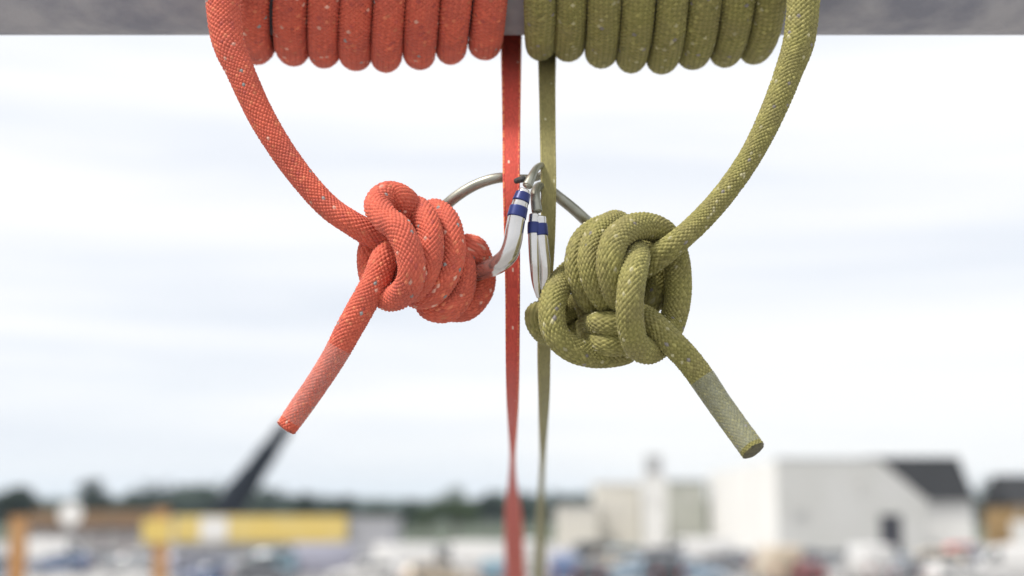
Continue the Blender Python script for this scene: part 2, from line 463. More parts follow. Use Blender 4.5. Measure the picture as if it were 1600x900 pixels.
# ---------------------------------------------------------------- red rope
RG = 'braided ropes wound on the pipe and tied in knots'
red_coil = coil_points([(398, 402, 104), (456, 457, 107), (510, 507, 110), (560, 555, 115), (613, 604, 117), (664, 655, 114), (717, 705, 103), (772, 757, 93)], 27.0, 344)
red_strand = [(354, 55, 30, 25), (376, 112, 30, 23.4), (410, 185, 26, 22), (458, 260, 24, 21.4), (512, 322, 26, 21.4), (552, 350, 30, 21.6)]
red_knot = [(582, 366, 22, 22), (612, 378, 2, 21), (660, 395, -22, 20), (700, 395, -34, 20), (722, 387, -50, 21), (739, 388, -44, 21), (750, 408, -76, 21),
            (754, 434, -84, 21), (748, 458, -78, 21), (726, 480, -64, 21), (700, 478, -60, 21.5), (685, 430, -84, 21.5), (692, 392, -66, 21.5), (704, 384, -30, 21.5),
            (720, 404, -36, 21), (724, 432, -32, 21), (717, 462, -28, 21.5), (697, 482, -22, 21.5), (672, 478, -34, 21.5), (664, 440, -76, 21), (664, 390, -96, 21), (672, 345, -68, 21),
            (680, 331, -38, 21), (697, 344, -14, 21), (705, 372, 2, 21), (705, 406, 8, 21), (692, 438, 12, 21), (670, 460, 6, 21.5), (645, 458, -16, 21.5), (634, 420, -62, 21), (636, 370, -70, 21), (642, 338, -44, 21),
            (650, 327, -4, 21.5), (664, 340, 24, 21), (673, 370, 42, 21), (672, 404, 48, 21), (661, 434, 42, 21), (645, 452, 16, 21.5), (632, 440, -26, 21.5), (636, 400, -46, 21.5), (643, 362, -26, 22),
            (643, 337, 4, 22), (629, 313, 28, 22.5), (606, 306, 38, 23), (591, 321, 54, 23), (602, 341, 74, 22.5), (623, 359, 88, 22.5), (639, 393, 94, 22), (643, 428, 88, 22), (631, 456, 62, 22.5), (609, 466, 30, 22),
            (590, 452, 2, 22), (580, 425, -10, 21.5), (579, 396, -14, 21.5), (588, 372, -30, 21), (606, 365, -20, 20), (612, 385, 8, 20)]
red_tail = [(600, 405, 34, 22), (588, 437, 40, 22.5), (566, 477, 34, 22.5), (545, 515, 26, 22), (523, 556, 18, 20.2), (495, 600, 10, 19), (470, 636, 4, 18.8), (448, 667, 0, 18)]
redrope, rroot, rloc = build_rope('red braided rope wound on the pipe, knotted, with a pink sleeved tail',
    red_coil, red_strand, red_knot, red_tail, 28.3, RED, 3.0, M['red_rope'], M['sleeve_red'],
    [(531, 541, 20), (455, 657, 2)], None, RG)
# cut end
def cut_end(rp, loc, root, m, mcore, bulge):
    n = len(rp.P) - 1; P, T, N, B, r = rp.P[n], rp.T[n], rp.N_[n], rp.B[n], rp.r[n]
    ns = 40; th = np.linspace(0, 2 * math.pi, ns, endpoint=False)
    V, rr = [], [(0, .985), (.10, .95), (.17, .80), (.20, .6), (.16, .4), (.22, .2), (.2, .02)]
    for a, q in rr:
        jit = 1 + .05 * np.sin(th * 5 + a * 30)
        V.append(P + T * r * a * bulge + (r * q * jit)[:, None] * (np.cos(th)[:, None] * N + np.sin(th)[:, None] * B))
    me = mesh_np('cut_end', np.array(V).reshape(-1, 3), tube_quads(len(V), ns), True)
    loc(link('cut_end', me, m, root))
M['red_core'] = mat('red_melted_end', (.50, .09, .045), .6, 0, (400, .8, (.25, .06, .04)), (900, .8, .0006))
cut_end(redrope, rloc, rroot, M['red_core'], None, 1.2)

# ---------------------------------------------------------------- green rope
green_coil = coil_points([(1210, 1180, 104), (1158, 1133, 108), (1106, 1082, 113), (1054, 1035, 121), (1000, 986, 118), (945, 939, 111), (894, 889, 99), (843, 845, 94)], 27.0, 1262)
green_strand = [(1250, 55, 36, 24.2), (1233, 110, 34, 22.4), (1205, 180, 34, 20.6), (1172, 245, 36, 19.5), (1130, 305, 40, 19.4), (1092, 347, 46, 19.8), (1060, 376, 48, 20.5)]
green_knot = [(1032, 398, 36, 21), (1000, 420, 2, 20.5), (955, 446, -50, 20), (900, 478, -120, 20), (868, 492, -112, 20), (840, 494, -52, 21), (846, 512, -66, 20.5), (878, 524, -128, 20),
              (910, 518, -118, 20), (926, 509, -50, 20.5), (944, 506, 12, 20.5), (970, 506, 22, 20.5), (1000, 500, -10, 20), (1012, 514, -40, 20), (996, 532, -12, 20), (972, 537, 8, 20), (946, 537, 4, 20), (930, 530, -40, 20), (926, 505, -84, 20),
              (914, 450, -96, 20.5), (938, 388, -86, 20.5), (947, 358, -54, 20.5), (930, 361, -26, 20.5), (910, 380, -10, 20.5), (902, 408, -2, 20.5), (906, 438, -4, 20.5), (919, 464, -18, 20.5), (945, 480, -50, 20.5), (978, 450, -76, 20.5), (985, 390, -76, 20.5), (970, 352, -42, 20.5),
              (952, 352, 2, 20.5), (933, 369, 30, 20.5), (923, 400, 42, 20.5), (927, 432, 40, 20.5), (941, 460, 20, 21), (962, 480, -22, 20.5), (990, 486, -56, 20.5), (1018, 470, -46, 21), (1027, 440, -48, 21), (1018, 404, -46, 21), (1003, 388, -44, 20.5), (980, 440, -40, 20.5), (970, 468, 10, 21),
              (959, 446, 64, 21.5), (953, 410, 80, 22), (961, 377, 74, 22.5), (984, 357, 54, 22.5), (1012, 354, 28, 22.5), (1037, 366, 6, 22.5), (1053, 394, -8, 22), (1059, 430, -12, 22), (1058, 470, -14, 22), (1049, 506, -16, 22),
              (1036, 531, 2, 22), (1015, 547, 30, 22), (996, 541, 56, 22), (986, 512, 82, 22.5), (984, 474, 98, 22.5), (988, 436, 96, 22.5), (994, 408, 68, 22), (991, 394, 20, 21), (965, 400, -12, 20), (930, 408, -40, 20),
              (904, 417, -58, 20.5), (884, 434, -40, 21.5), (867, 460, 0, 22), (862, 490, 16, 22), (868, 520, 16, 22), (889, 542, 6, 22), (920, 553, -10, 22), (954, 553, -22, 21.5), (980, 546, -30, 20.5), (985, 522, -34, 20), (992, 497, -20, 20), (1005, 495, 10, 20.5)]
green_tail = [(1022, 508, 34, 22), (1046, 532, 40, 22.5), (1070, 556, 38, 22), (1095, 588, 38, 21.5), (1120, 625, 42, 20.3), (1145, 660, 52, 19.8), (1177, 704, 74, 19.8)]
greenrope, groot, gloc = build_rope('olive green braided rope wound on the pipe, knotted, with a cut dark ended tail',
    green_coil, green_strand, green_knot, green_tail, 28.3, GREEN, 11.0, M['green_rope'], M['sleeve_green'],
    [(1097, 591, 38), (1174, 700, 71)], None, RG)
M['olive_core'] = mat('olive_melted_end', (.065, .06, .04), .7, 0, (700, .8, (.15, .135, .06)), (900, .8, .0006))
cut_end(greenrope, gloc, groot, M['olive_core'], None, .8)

# ---------------------------------------------------------------- webbing tapes
def build_tape(name, label, pts, half_t, pal, seed, m):
    """pts: (px, py, depth, half width px, turn in degrees)"""
    W = []
    for q in pts:
        if q[0] == 'w': W.append((*q[1], q[2] * S, q[3])); continue
        px, py, dep, hw, ang = q
        p, k = fg(px, py, dep); W.append((*p, hw * S * k, ang))
    X = spline(W, 2.0 * S, smooth=4)
    P, hw, ang = X[:, :3], X[:, 3], np.radians(X[:, 4])
    T = np.gradient(P, axis=0); T /= np.linalg.norm(T, axis=1)[:, None]
    A = np.array([1.0, 0, 0])[None] - T * T[:, :1]; A /= np.linalg.norm(A, axis=1)[:, None]
    B = np.cross(T, A)
    A2 = A * np.cos(ang)[:, None] + B * np.sin(ang)[:, None]; B2 = -A * np.sin(ang)[:, None] + B * np.cos(ang)[:, None]
    # rounded flat section
    prof = []
    nw = 26
    for i in range(nw + 1): prof.append((-1 + 2 * i / nw, 1))
    for i in range(1, 5): prof.append((1.0, math.cos(math.pi * i / 5)))
    for i in range(nw + 1): prof.append((1 - 2 * i / nw, -1))
    for i in range(1, 5): prof.append((-1.0, -math.cos(math.pi * i / 5)))
    prof = np.array(prof); ns = len(prof)
    s = np.concatenate([[0], np.cumsum(np.linalg.norm(np.diff(P, axis=0), axis=1))]) / S
    xa, ya = prof[:, 0], prof[:, 1]
    cellA = np.floor(s / 6.5); f = s / 6.5 - cellA
    edge = (np.abs(xa) > .78)
    h = np.where(edge[None], 1.7 * np.abs(np.sin(np.pi * f))[:, None] + .5, .8 * np.abs(np.sin(np.pi * (s[:, None] / 5 + xa[None] * 6))))
    bul = (1 - xa ** 2) ** .5 * .8
    th = (half_t * (0.55 + 0.45 * bul) )[None] + h
    off = xa[None] * hw[:, None] / S * (1 + .012 * (np.abs(np.sin(np.pi * f))[:, None]))
    roundx = np.where(np.abs(ya) < .99, 1 + .06 * (1 - np.abs(ya)), 1)
    V = P[:, None] + (off * roundx[None] * S)[..., None] * A2[:, None] + (ya[None] * th * S)[..., None] * B2[:, None]
    hs = np.mod(np.sin(cellA[:, None] * 12.9 + np.floor(xa * 5)[None] * 78.2 + seed) * 43758.5, 1)
    hs2 = np.mod(np.sin(cellA[:, None] * 3.7 + np.floor(xa * 9)[None] * 9.2 + seed) * 9758.5, 1)
    base = np.array(pal['a'])[None, None] * (0.85 + 0.3 * hs2[..., None])
    ek = (edge[None] & (f[:, None] > .45) & (hs < .75))
    base = np.where(ek[..., None], np.array(pal['edge'])[None, None], base)
    base = np.where(((hs < .006) & ~edge[None])[..., None], np.array(pal['fleck'])[None, None], base)
    col = np.concatenate([base.reshape(-1, 3), np.ones((base.shape[0] * base.shape[1], 1))], 1)
    me = mesh_np(name, V.reshape(-1, 3), tube_quads(len(P), ns), True, None, col)
    o = link(name, me, m)
    return tag(o, label, 'webbing tape', 'flat webbing tapes hanging from the pipe')
def back_of_pipe(px, extra):
    """start of a tape: over the top of the pipe, then down its far side"""
    out = []
    for phi in (R(285), R(255), R(225), R(200)):
        p = pipe_pt(0, phi, PIPE_R + extra * S)
        f = (p.y + D) * cp + (p.z - H) * sp_
        out.append(Vector(((px - 800) / F * f, p.y, p.z)))
    return out
REDW = dict(a=(.52, .070, .048), edge=(.80, .26, .11), fleck=(.75, .5, .42))
GRNW = dict(a=(.25, .225, .085), edge=(.33, .30, .12), fleck=(.5, .48, .3))
rt = [('w', p, 19, 0) for p in back_of_pipe(802, 5)]
rt += [(799, 62, -290, 15.5, 0), (799, 140, -165, 14.2, 0), (799, 220, -70, 13.2, 0), (799, 290, -32, 12.8, 0), (800, 370, -30, 12, 0), (801, 450, -45, 11.2, 8), (801, 540, -110, 10.6, 14), (801, 610, -300, 9.6, 26), (801, 665, -700, 7.6, 44),
       (801, 715, -1300, 5.0, 62), (801, 755, -2100, 6.8, 30), (802, 800, -3600, 12.5, 6), (805, 900, -7000, 15, 0), (807, 960, -9000, 15, 0), (810, 1040, -12000, 15, 0)]
build_tape('webbing_tape', 'red flat webbing tape hanging straight down beside the carabiners, left of the green tape', rt, 3.2, REDW, 1.0, M['red_web'])
gt = [('w', p, 18, 0) for p in back_of_pipe(848, 5)]
gt += [(854, 62, -290, 14, 0), (855, 140, -170, 12.4, 0), (856, 220, -80, 11.8, -6), (857, 290, -45, 11.6, -8), (856, 370, -48, 11, -8), (852, 450, -75, 10.5, -12), (850, 540, -150, 10, -20), (850, 610, -330, 9, -34), (849, 665, -700, 7.4, -46),
       (848, 715, -1300, 5.0, -58), (846, 760, -2200, 5.0, -50), (845, 810, -3600, 7.2, -36), (842, 900, -6500, 9, -24), (840, 960, -7600, 6.4, -20), (838, 1040, -10000, 6.4, -20)]
build_tape('webbing_tape', 'olive flat webbing tape hanging straight down behind the green knot', gt, 3.2, GRNW, 5.0, M['green_web'])

# ---------------------------------------------------------------- carabiners
def px_path(pts, spacing=2.0, smooth=4, closed=False):
    W = []
    for px, py, dep, r in pts:
        p, k = fg(px, py, dep); W.append((*p, r * S * k))
    return spline(W, spacing * S, closed, smooth)
CG = 'carabiners clipped between a knot and a tape'
t1 = empty('carabiner', fg(800, 389, 12)[0], 0, 'silver carabiner with two blue bands clipped through the red knot', 'carabiner', CG)
def put(o, t):
    o.matrix_parent_inverse = Matrix.Translation(-Vector(t.location)); return o
spine = px_path([(800, 384, 10, 12), (797, 396, 11, 14), (779, 412, 1, 14), (758, 422, -36, 13.3), (738, 427, -66, 12), (712, 425, -96, 10), (690, 405, -118, 9), (682, 370, -122, 9), (686, 335, -108, 9),
                 (703, 315, -90, 8.8), (741, 290, -74, 8.3), (779, 278, -66, 8), (813, 279, -76, 6.5), (842, 276, -90, 6), (856, 265, -88, 6), (848, 259, -62, 5.5), (838, 263, -24, 5.5), (830, 278, 2, 7), (824, 290, 9, 8)])
put(tube('spine', spine[:, :3], spine[:, 3], 28, M['alloy_dull'], t1), t1)
gate = px_path([(820, 298, 10, 9.5), (814, 314, 11, 12.5), (808, 337, 12, 14), (804, 360, 13, 14.5), (801, 378, 14, 14.8), (794, 398, 13, 14.9), (780, 412, 2, 14.9), (760, 421, -32, 14.0), (746, 425, -54, 13)])
put(tube('gate', gate[:, :3], gate[:, 3], 32, M['alloy'], t1), t1)
for a, b, r0, r1 in (((817.5, 302), (813.5, 315), 11.8, 13.7), ((810.8, 324), (807, 340), 14.5, 15.4)):
    band = px_path([(a[0], a[1], 11, r0), ((a[0] + b[0]) / 2, (a[1] + b[1]) / 2, 11.7, (r0 + r1) / 2), (b[0], b[1], 12.4, r1)], 1.5)
    put(tube('blue_band', band[:, :3], band[:, 3], 32, M['blue_paint'], t1, ck=.08), t1)
pin = px_path([(806, 283, -8, 4.5), (812, 281, -2, 5), (818, 280, 6, 5)])
put(tube('hinge_pin', pin[:, :3], pin[:, 3], 16, M['dark'], t1), t1)

t2 = empty('carabiner', fg(840, 384, 0)[0], 0, 'silver carabiner with one blue band reaching behind the green knot', 'carabiner', CG)
spine2 = px_path([(848, 376, -6, 9), (851, 405, -7, 9), (852, 435, -9, 8), (850, 462, -18, 7.5), (854, 474, -40, 7.5), (864, 468, -84, 8), (882, 448, -124, 8.5), (908, 415, -138, 9), (930, 388, -130, 9), (930, 360, -112, 9),
                  (913, 342, -90, 9), (893, 324, -84, 8.8), (873, 308, -78, 8.6), (858, 296, -66, 8), (845, 291, -48, 7.5), (837, 298, -24, 7.5), (837, 314, -8, 8), (839, 330, -4, 8.5)])
put(tube('spine', spine2[:, :3], spine2[:, 3], 28, M['alloy_dull'], t2), t2)
g2 = px_path([(835, 336, 0, 8.5), (834, 360, 1, 9), (834.5, 385, 1, 9), (836, 415, 0, 8.5), (838, 442, -4, 7), (843, 464, -9, 5)])
put(tube('gate', g2[:, :3], g2[:, 3], 28, M['alloy'], t2), t2)
g3 = px_path([(844, 340, -1, 9.5), (845, 362, -1, 9.5), (848, 390, -2, 9.5), (852, 420, -4, 9.5), (851, 446, -8, 8), (847, 466, -12, 6)])
put(tube('gate_sleeve', g3[:, :3], g3[:, 3], 28, M['alloy'], t2), t2)
b2 = px_path([(834.5, 348, 1, 10.0), (834.3, 356, 1.2, 10.4), (834.5, 365, 1.4, 10.4)], 1.5)
put(tube('blue_band', b2[:, :3], b2[:, 3], 28, M['blue_paint'], t2, ck=.08), t2)
b3 = px_path([(844.5, 350, 0, 10.6), (845, 358, 0, 11), (845.8, 368, 0, 11)], 1.5)
put(tube('blue_band', b3[:, :3], b3[:, 3], 28, M['blue_paint'], t2, ck=.08), t2)

# ================================================================== the yard far behind
rnd = random.Random(4)
M['asphalt'] = mat('worn_pale_asphalt', (.29, .285, .28), .9, 0, (.25, .6, (.36, .35, .34)), (4, .3, .02))
M['concrete'] = mat('pale_concrete', (.42, .41, .40), .9, 0, (.4, .6, (.34, .33, .31)), (4, .3, .02))
M['white_line'] = mat('road_paint', (.75, .75, .74), .8)
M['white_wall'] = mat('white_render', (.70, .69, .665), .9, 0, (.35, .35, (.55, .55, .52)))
M['shaded_wall'] = mat('white_render_shaded', (.50, .50, .485), .9, 0, (.30, .6, (.45, .45, .425)))  # warehouse front: greyer than its sunlit side wall, the shade put into the base colour
M['cream_wall'] = mat('cream_render', (.60, .57, .50), .9, 0, (.35, .4, (.50, .48, .42)))
M['slate'] = mat('slate_roof', (.028, .029, .031), .9, 0, (1.5, .6, (.04, .04, .042)), None, .15)
M['rust_roof'] = mat('rusty_roof', (.115, .066, .032), .9, 0, (.8, .7, (.075, .055, .03)), None, .2)
M['ochre'] = mat('ochre_render', (.33, .21, .08), .9, 0, (.4, .4, (.27, .18, .07)))
M['yellow'] = mat('yellow_paint', (.62, .45, .11), .7, 0, (.5, .5, (.60, .50, .24)))
M['orange'] = mat('orange_paint', (.40, .18, .045), .7, 0, (1.5, .6, (.46, .30, .15)))
M['white_paint'] = mat('white_paint', (.68, .665, .64), .5)
M['dark_door'] = mat('dark_door', (.03, .03, .04), .6)
M['glass'] = mat('window_glass', (.05, .06, .07), .08, 0, None, None, .6)
M['trim'] = mat('grey_trim', (.33, .33, .33), .7)
M['bark'] = mat('bark', (.09, .075, .055), .9, 0, (3, .6, (.05, .045, .035)))
M['crane_paint'] = mat('dark_navy_paint', (.010, .014, .022), .7, 0, (1, .4, (.016, .02, .03)), None, .2)
M['tyre'] = mat('tyre', (.02, .02, .02), .9)
M['rim'] = mat('wheel_rim', (.45, .45, .46), .4, .7)
M['lamp_glass'] = mat('headlight_glass', (.75, .76, .78), .15)
M['tail_glass'] = mat('tail_light', (.40, .02, .02), .3)
M['post_light'] = mat('pale_sign', (.38, .38, .37), .7)
M['post_grey'] = mat('grey_post', (.30, .31, .32), .6, .3)
def car_mat():
    m = bpy.data.materials.new('car_paint'); m.use_nodes = True
    b = m.node_tree.nodes['Principled BSDF']; oi = m.node_tree.nodes.new('ShaderNodeObjectInfo')
    m.node_tree.links.new(oi.outputs['Color'], b.inputs['Base Color'])
    b.inputs['Roughness'].default_value = .35; b.inputs['Coat Weight'].default_value = .6; b.inputs['Coat Roughness'].default_value = .08
    return m
M['car_paint'] = car_mat()
def leaf_mat(name, c, c2):
    m = mat(name, c, .75, 0, (.35, .8, c2))
    m.node_tree.nodes['Principled BSDF'].inputs['Specular IOR Level'].default_value = .25
    return m
M['leaf_dark'] = leaf_mat('dark_leaves', (.020, .036, .026), (.028, .046, .030))
M['leaf_mid'] = leaf_mat('mid_leaves', (.040, .066, .024), (.054, .082, .032))
M['leaf_far'] = leaf_mat('far_leaves', (.026, .044, .030), (.036, .056, .036))
M['grass'] = mat('far_fields', (.040, .058, .030), .95, 0, (.01, .7, (.06, .07, .035)))

def box_bm(bm, x0, x1, y0, y1, z0, z1):
    v = [bm.verts.new((x, y, z)) for z in (z0, z1) for x, y in ((x0, y0), (x1, y0), (x1, y1), (x0, y1))]
    for f in ((0, 3, 2, 1), (4, 5, 6, 7), (0, 1, 5, 4), (1, 2, 6, 5), (2, 3, 7, 6), (3, 0, 4, 7)): bm.faces.new([v[i] for i in f])
def bm_obj(name, bm, m, parent=None, smooth=False):
    bmesh.ops.recalc_face_normals(bm, faces=bm.faces)
    me = bpy.data.meshes.new(name); bm.to_mesh(me); bm.free()
    if smooth:
        for p in me.polygons: p.use_smooth = True
    return link(name, me, m, parent)
def box(name, x0, x1, y0, y1, z0, z1, m, parent=None, bev=0):
    bm = bmesh.new(); box_bm(bm, x0, x1, y0, y1, z0, z1)
    if bev: bmesh.ops.bevel(bm, geom=bm.edges[:], offset=bev, segments=2, affect='EDGES', profile=.6)
    return bm_obj(name, bm, m, parent)
def prism(name, poly, y0, y1, m, parent=None):
    """polygon in x-z extruded from y0 to y1"""
    bm = bmesh.new()
    a = [bm.verts.new((x, y0, z)) for x, z in poly]; b = [bm.verts.new((x, y1, z)) for x, z in poly]
    bm.faces.new(a); bm.faces.new(b[::-1])
    for i in range(len(a)): bm.faces.new((a[i], b[i], b[(i + 1) % len(a)], a[(i + 1) % len(a)]))
    return bm_obj(name, bm, m, parent)
def sheet(name, pts, m):
    bm = bmesh.new(); bm.faces.new([bm.verts.new(p) for p in pts])
    return bm_obj(name, bm, m)

# --- ground
tag(sheet('ground', [(-3500, -60, 0), (3500, -60, 0), (3500, 4200, 0), (-3500, 4200, 0)], M['grass']), kind='structure')
tag(sheet('car_park', [(-60, -58, .004), (60, -58, .004), (95, 190, .004), (-95, 190, .004)], M['asphalt']), kind='structure')
tag(sheet('concrete_apron', [(-36, 86, .008), (-17.6, 86, .008), (-20, 99, .008), (-44, 99, .008)], M['concrete']), kind='structure')
for r in range(4):
    y = 84 + r * 14
    bm = bmesh.new()
    for i in range(26):
        x = -39 + i * 3.1
        v = [bm.verts.new(p) for p in ((x, y, .012), (x + .12, y, .012), (x + .12, y + 4.8, .012), (x, y + 4.8, .012))]; bm.faces.new(v)
    o = bm_obj('parking_lines', bm, M['white_line']); tag(o, kind='structure')

# --- hills on the horizon
def hills(Y0, Y1, hfun, m, name='hills'):
    n = 160; xs = np.linspace(-1600, 1600, n)
    V, q = [], []
    for j, (y, k) in enumerate(((Y0, 0), (Y0 + (Y1 - Y0) * .4, .75), (Y1, 1.0), (Y1 + 300, .2))):
        for x in xs: V.append((x * (y / Y1), y, hfun(x) * k - .5))
    for j in range(3):
        for i in range(n - 1): q.append((j * n + i, j * n + i + 1, (j + 1) * n + i + 1, (j + 1) * n + i))
    me = mesh_np(name, np.array(V), np.array(q), True)
    tag(link(name, me, m), kind='structure')
hills(1500, 2400, lambda x: 27 + 5 * math.sin(x * .006 + 1) + 3 * math.sin(x * .017), M['leaf_far'])

# --- trees
def leaf_mesh(clumps, n_leaf, size, seed, name='crown'):
    """many small leaf-sprays spread through irregular clumps"""
    g = np.random.default_rng(seed)
    C, Nn = [], []
    for (cx, cy, cz, rx, ry, rz) in clumps:
        n = max(20, int(n_leaf * rx * rz))
        d = g.normal(size=(n, 3)); d /= np.linalg.norm(d, axis=1)[:, None]
        rad = g.random(n) ** .38
        C.append(np.array([cx, cy, cz]) + d * rad[:, None] * np.array([rx, ry, rz]))
        Nn.append(d + g.normal(size=(n, 3)) * .6)
    C = np.vstack(C); Nn = np.vstack(Nn); Nn /= np.linalg.norm(Nn, axis=1)[:, None]
    A = np.cross(Nn, g.normal(size=Nn.shape)); A /= np.linalg.norm(A, axis=1)[:, None]
    B = np.cross(Nn, A)
    s = size * (.6 + .8 * g.random(len(C)))[:, None]
    V = np.stack([C - A * s, C - B * s * .6 + Nn * s * .2, C + A * s, C + B * s * .6 + Nn * s * .2], 1).reshape(-1, 3)
    return mesh_np(name, V, np.arange(len(V)).reshape(-1, 4), False)
def tree(px, Y, top_py, width_px, label, mleaf, seed, group='trees behind the yard', name='broadleaf_tree', lean=0):
    base = ground(px, Y); top = at(px, top_py, Y).z; w = width_px / F * Y / 2
    rn = random.Random(seed)
    root = empty(name, base, 0, label, 'tree', group)
    h = top
    # trunk and limbs
    bm = bmesh.new()
    def limb(p0, p1, r0, r1, n=7):
        d = (p1 - p0); z = d.normalized(); x = z.orthogonal().normalized(); y = z.cross(x)
        rings = []
        for k in range(5):
            f = k / 4; c = p0 + d * f + Vector((rn.uniform(-1, 1), rn.uniform(-1, 1), 0)) * r0 * .3 * (0 < k < 4)
            r = r0 + (r1 - r0) * f
            rings.append([bm.verts.new(c + (x * math.cos(a) + y * math.sin(a)) * r) for a in [2 * math.pi * i / n for i in range(n)]])
        for a, b in zip(rings, rings[1:]):
            for i in range(n): bm.faces.new((a[i], a[(i + 1) % n], b[(i + 1) % n], b[i]))
    rt = max(.12, h * .028)
    fork = Vector((0, 0, h * .35))
    limb(Vector((0, 0, -.1)), fork, rt, rt * .7)
    clumps = []
    for k in range(9):
        a = k * 2.4 + rn.random(); q = rn.uniform(.25, .8)
        zc = h * rn.uniform(.38, .84)
        k2 = 1 - max(0, zc / h - .5) * 1.1
        c = Vector((math.cos(a) * w * q * k2, math.sin(a) * w * q * k2, zc))
        limb(fork, c, rt * .5, rt * .12, 5)
        rr = w * rn.uniform(.34, .5)
        clumps.append((c.x, c.y, c.z, rr, rr, min(rr * .8, h * .16)))
    clumps.append((0, 0, h * .87, w * .32, w * .32, h * .13)); clumps.append((0, 0, h * .6, w * .5, w * .5, h * .22))
    bm_obj('trunk', bm, M['bark'], root, True)
    me = leaf_mesh(clumps, 55 / max(.6, w * h * .02), max(.16, w * .065), seed)
    link('crown', me, mleaf, root)
    return root
TREES = [
    (30, 210, 758, 110, 'dark rounded tree at the left edge of the skyline', 'leaf_dark'),
    (-30, 215, 764, 90, 'dark tree cut by the left border behind the orange post', 'leaf_dark'),
    (150, 220, 745, 70, 'tallest dark tree of the left skyline, just right of the white round sign', 'leaf_dark'),
    (128, 225, 764, 56, 'small dark tree leaning on the tallest tree of the left skyline', 'leaf_dark'),
    (205, 240, 774, 66, 'low dark tree above the rusty shed roof', 'leaf_dark'),
    (262, 245, 773, 70, 'low broad tree above the orange gate post', 'leaf_dark'),
    (325, 250, 778, 70, 'low tree left of the foot of the crane boom', 'leaf_dark'),
    (405, 240, 780, 60, 'low tree right of the foot of the crane boom', 'leaf_dark'),
    (478, 235, 768, 74, 'rounded dark tree above the yellow fascia', 'leaf_dark'),
    (540, 240, 772, 60, 'dark tree above the right end of the yellow fascia', 'leaf_dark'),
    (712, 170, 758, 90, 'brighter green tree left of the red tape', 'leaf_mid'),
    (668, 180, 784, 60, 'small green bush-like tree below left of the brighter green tree', 'leaf_mid'),
    (598, 170, 783, 84, 'low bushy tree right of the end of the yellow fascia', 'leaf_far'),
    (640, 200, 779, 70, 'low grey green tree left of the small green bush-like tree', 'leaf_far'),
    (815, 230, 772, 60, 'low dark tree showing between the two tapes', 'leaf_dark'),
    (880, 250, 771, 66, 'dark hazy tree above the low white house', 'leaf_dark'),
    (918, 260, 772, 50, 'dark tree touching the left edge of the cream block', 'leaf_dark'),
    (1562, 152, 746, 40, 'mid green tree just left of the roof of the ochre house', 'leaf_mid'),
    (765, 260, 768, 70, 'dark tree directly behind the red tape', 'leaf_dark'),
    (1541, 150, 742, 46, 'narrow dark tree between the slate roof and the ochre house', 'leaf_dark'),
]
for i, (px, Y, ty, w, lb, lm) in enumerate(TREES): tree(px, Y, ty, w, lb, M[lm], 20 + i)
# far wood: one mass
g = np.random.default_rng(3)
cl = []
for i in range(420):
    Y = g.uniform(420, 900); x = g.uniform(-.42, .42) * Y
    hh = g.uniform(7, 12) * (1 + .35 * math.sin(x / Y * 22)) * (.8 if x > 0.02 * Y else 1.0) * (.55 + .45 * Y / 600)
    r = g.uniform(5, 9); cl.append((x, Y, hh * .55, r, r, hh * .5))
wood = link('far_wood', leaf_mesh(cl, 1.6, 1.5, 5, 'far_wood'), M['leaf_far']); tag(wood, kind='stuff')

# --- warehouse and its neighbours
def bld(name, label, Y, px, cat='building'):
    return empty(name, ground(px, Y), 0, label, cat)
def rel(root):
    def f(o): o.matrix_parent_inverse = Matrix.Translation(-Vector(root.location)); return o
    return f
def window(root, x0, x1, z0, z1, y, m_glass='glass', m_frame='white_paint', name='window'):
    k = rel(root); w = .09
    bm = bmesh.new()
    for a in ((x0, x1, y - .05, y + .02, z1 - w, z1), (x0, x1, y - .05, y + .02, z0, z0 + w), (x0, x0 + w, y - .05, y + .02, z0 + w, z1 - w), (x1 - w, x1, y - .05, y + .02, z0 + w, z1 - w),
              ((x0 + x1) / 2 - w / 3, (x0 + x1) / 2 + w / 3, y - .045, y + .02, z0 + w, z1 - w)): box_bm(bm, *a)
    f = k(bm_obj(name, bm, M[m_frame], root))
    p = box('pane', x0 + w, x1 - w, y - .03, y + .015, z0 + w, z1 - w, M[m_glass]); p.parent = f
    p.matrix_parent_inverse = Matrix.Translation(-Vector(root.location))
    return f
Y = 131
A = bld('warehouse', 'large white gabled warehouse with a long bright side wall and one dark doorway', Y, 1320); k = rel(A)
P = lambda px, py, y=Y: at(px, py, y)
x0, x1, xr = P(1215, 800).x, P(1450, 800).x, P(1372, 800).x
zt, ze = P(1300, 719).z, P(1450, 786).z
dx0, dx1, dz = P(1374, 800).x, P(1409, 800).x, P(1390, 804).z
bm = bmesh.new()      # front wall with the doorway left open
def wall_poly(poly):
    a = [bm.verts.new((x, Y, z)) for x, z in poly]; b = [bm.verts.new((x, Y + .3, z)) for x, z in poly]
    bm.faces.new(a); bm.faces.new(b[::-1])
    for i in range(len(a)): bm.faces.new((a[i], b[i], b[(i + 1) % len(a)], a[(i + 1) % len(a)]))
zx = lambda x: zt + (ze - zt) * max(0, (x - xr) / (x1 - xr))
wall_poly([(x0, 0), (dx0, 0), (dx0, dz), (dx0, zx(dx0)), (xr, zt), (x0, zt)])
wall_poly([(dx0, dz), (dx1, dz), (dx1, zx(dx1)), (dx0, zx(dx0))])
wall_poly([(dx1, 0), (x1, 0), (x1, ze), (dx1, zx(dx1)), (dx1, dz)])
box_bm(bm, x1 - .3, x1, Y + .3, Y + 3.0, 0, ze)
k(bm_obj('front_wall', bm, M['shaded_wall'], A))
DP = 46
k(box('side_wall', x0 + .001, x0 + .3, Y + .301, Y + DP, 0, zt, M['white_wall'], A))
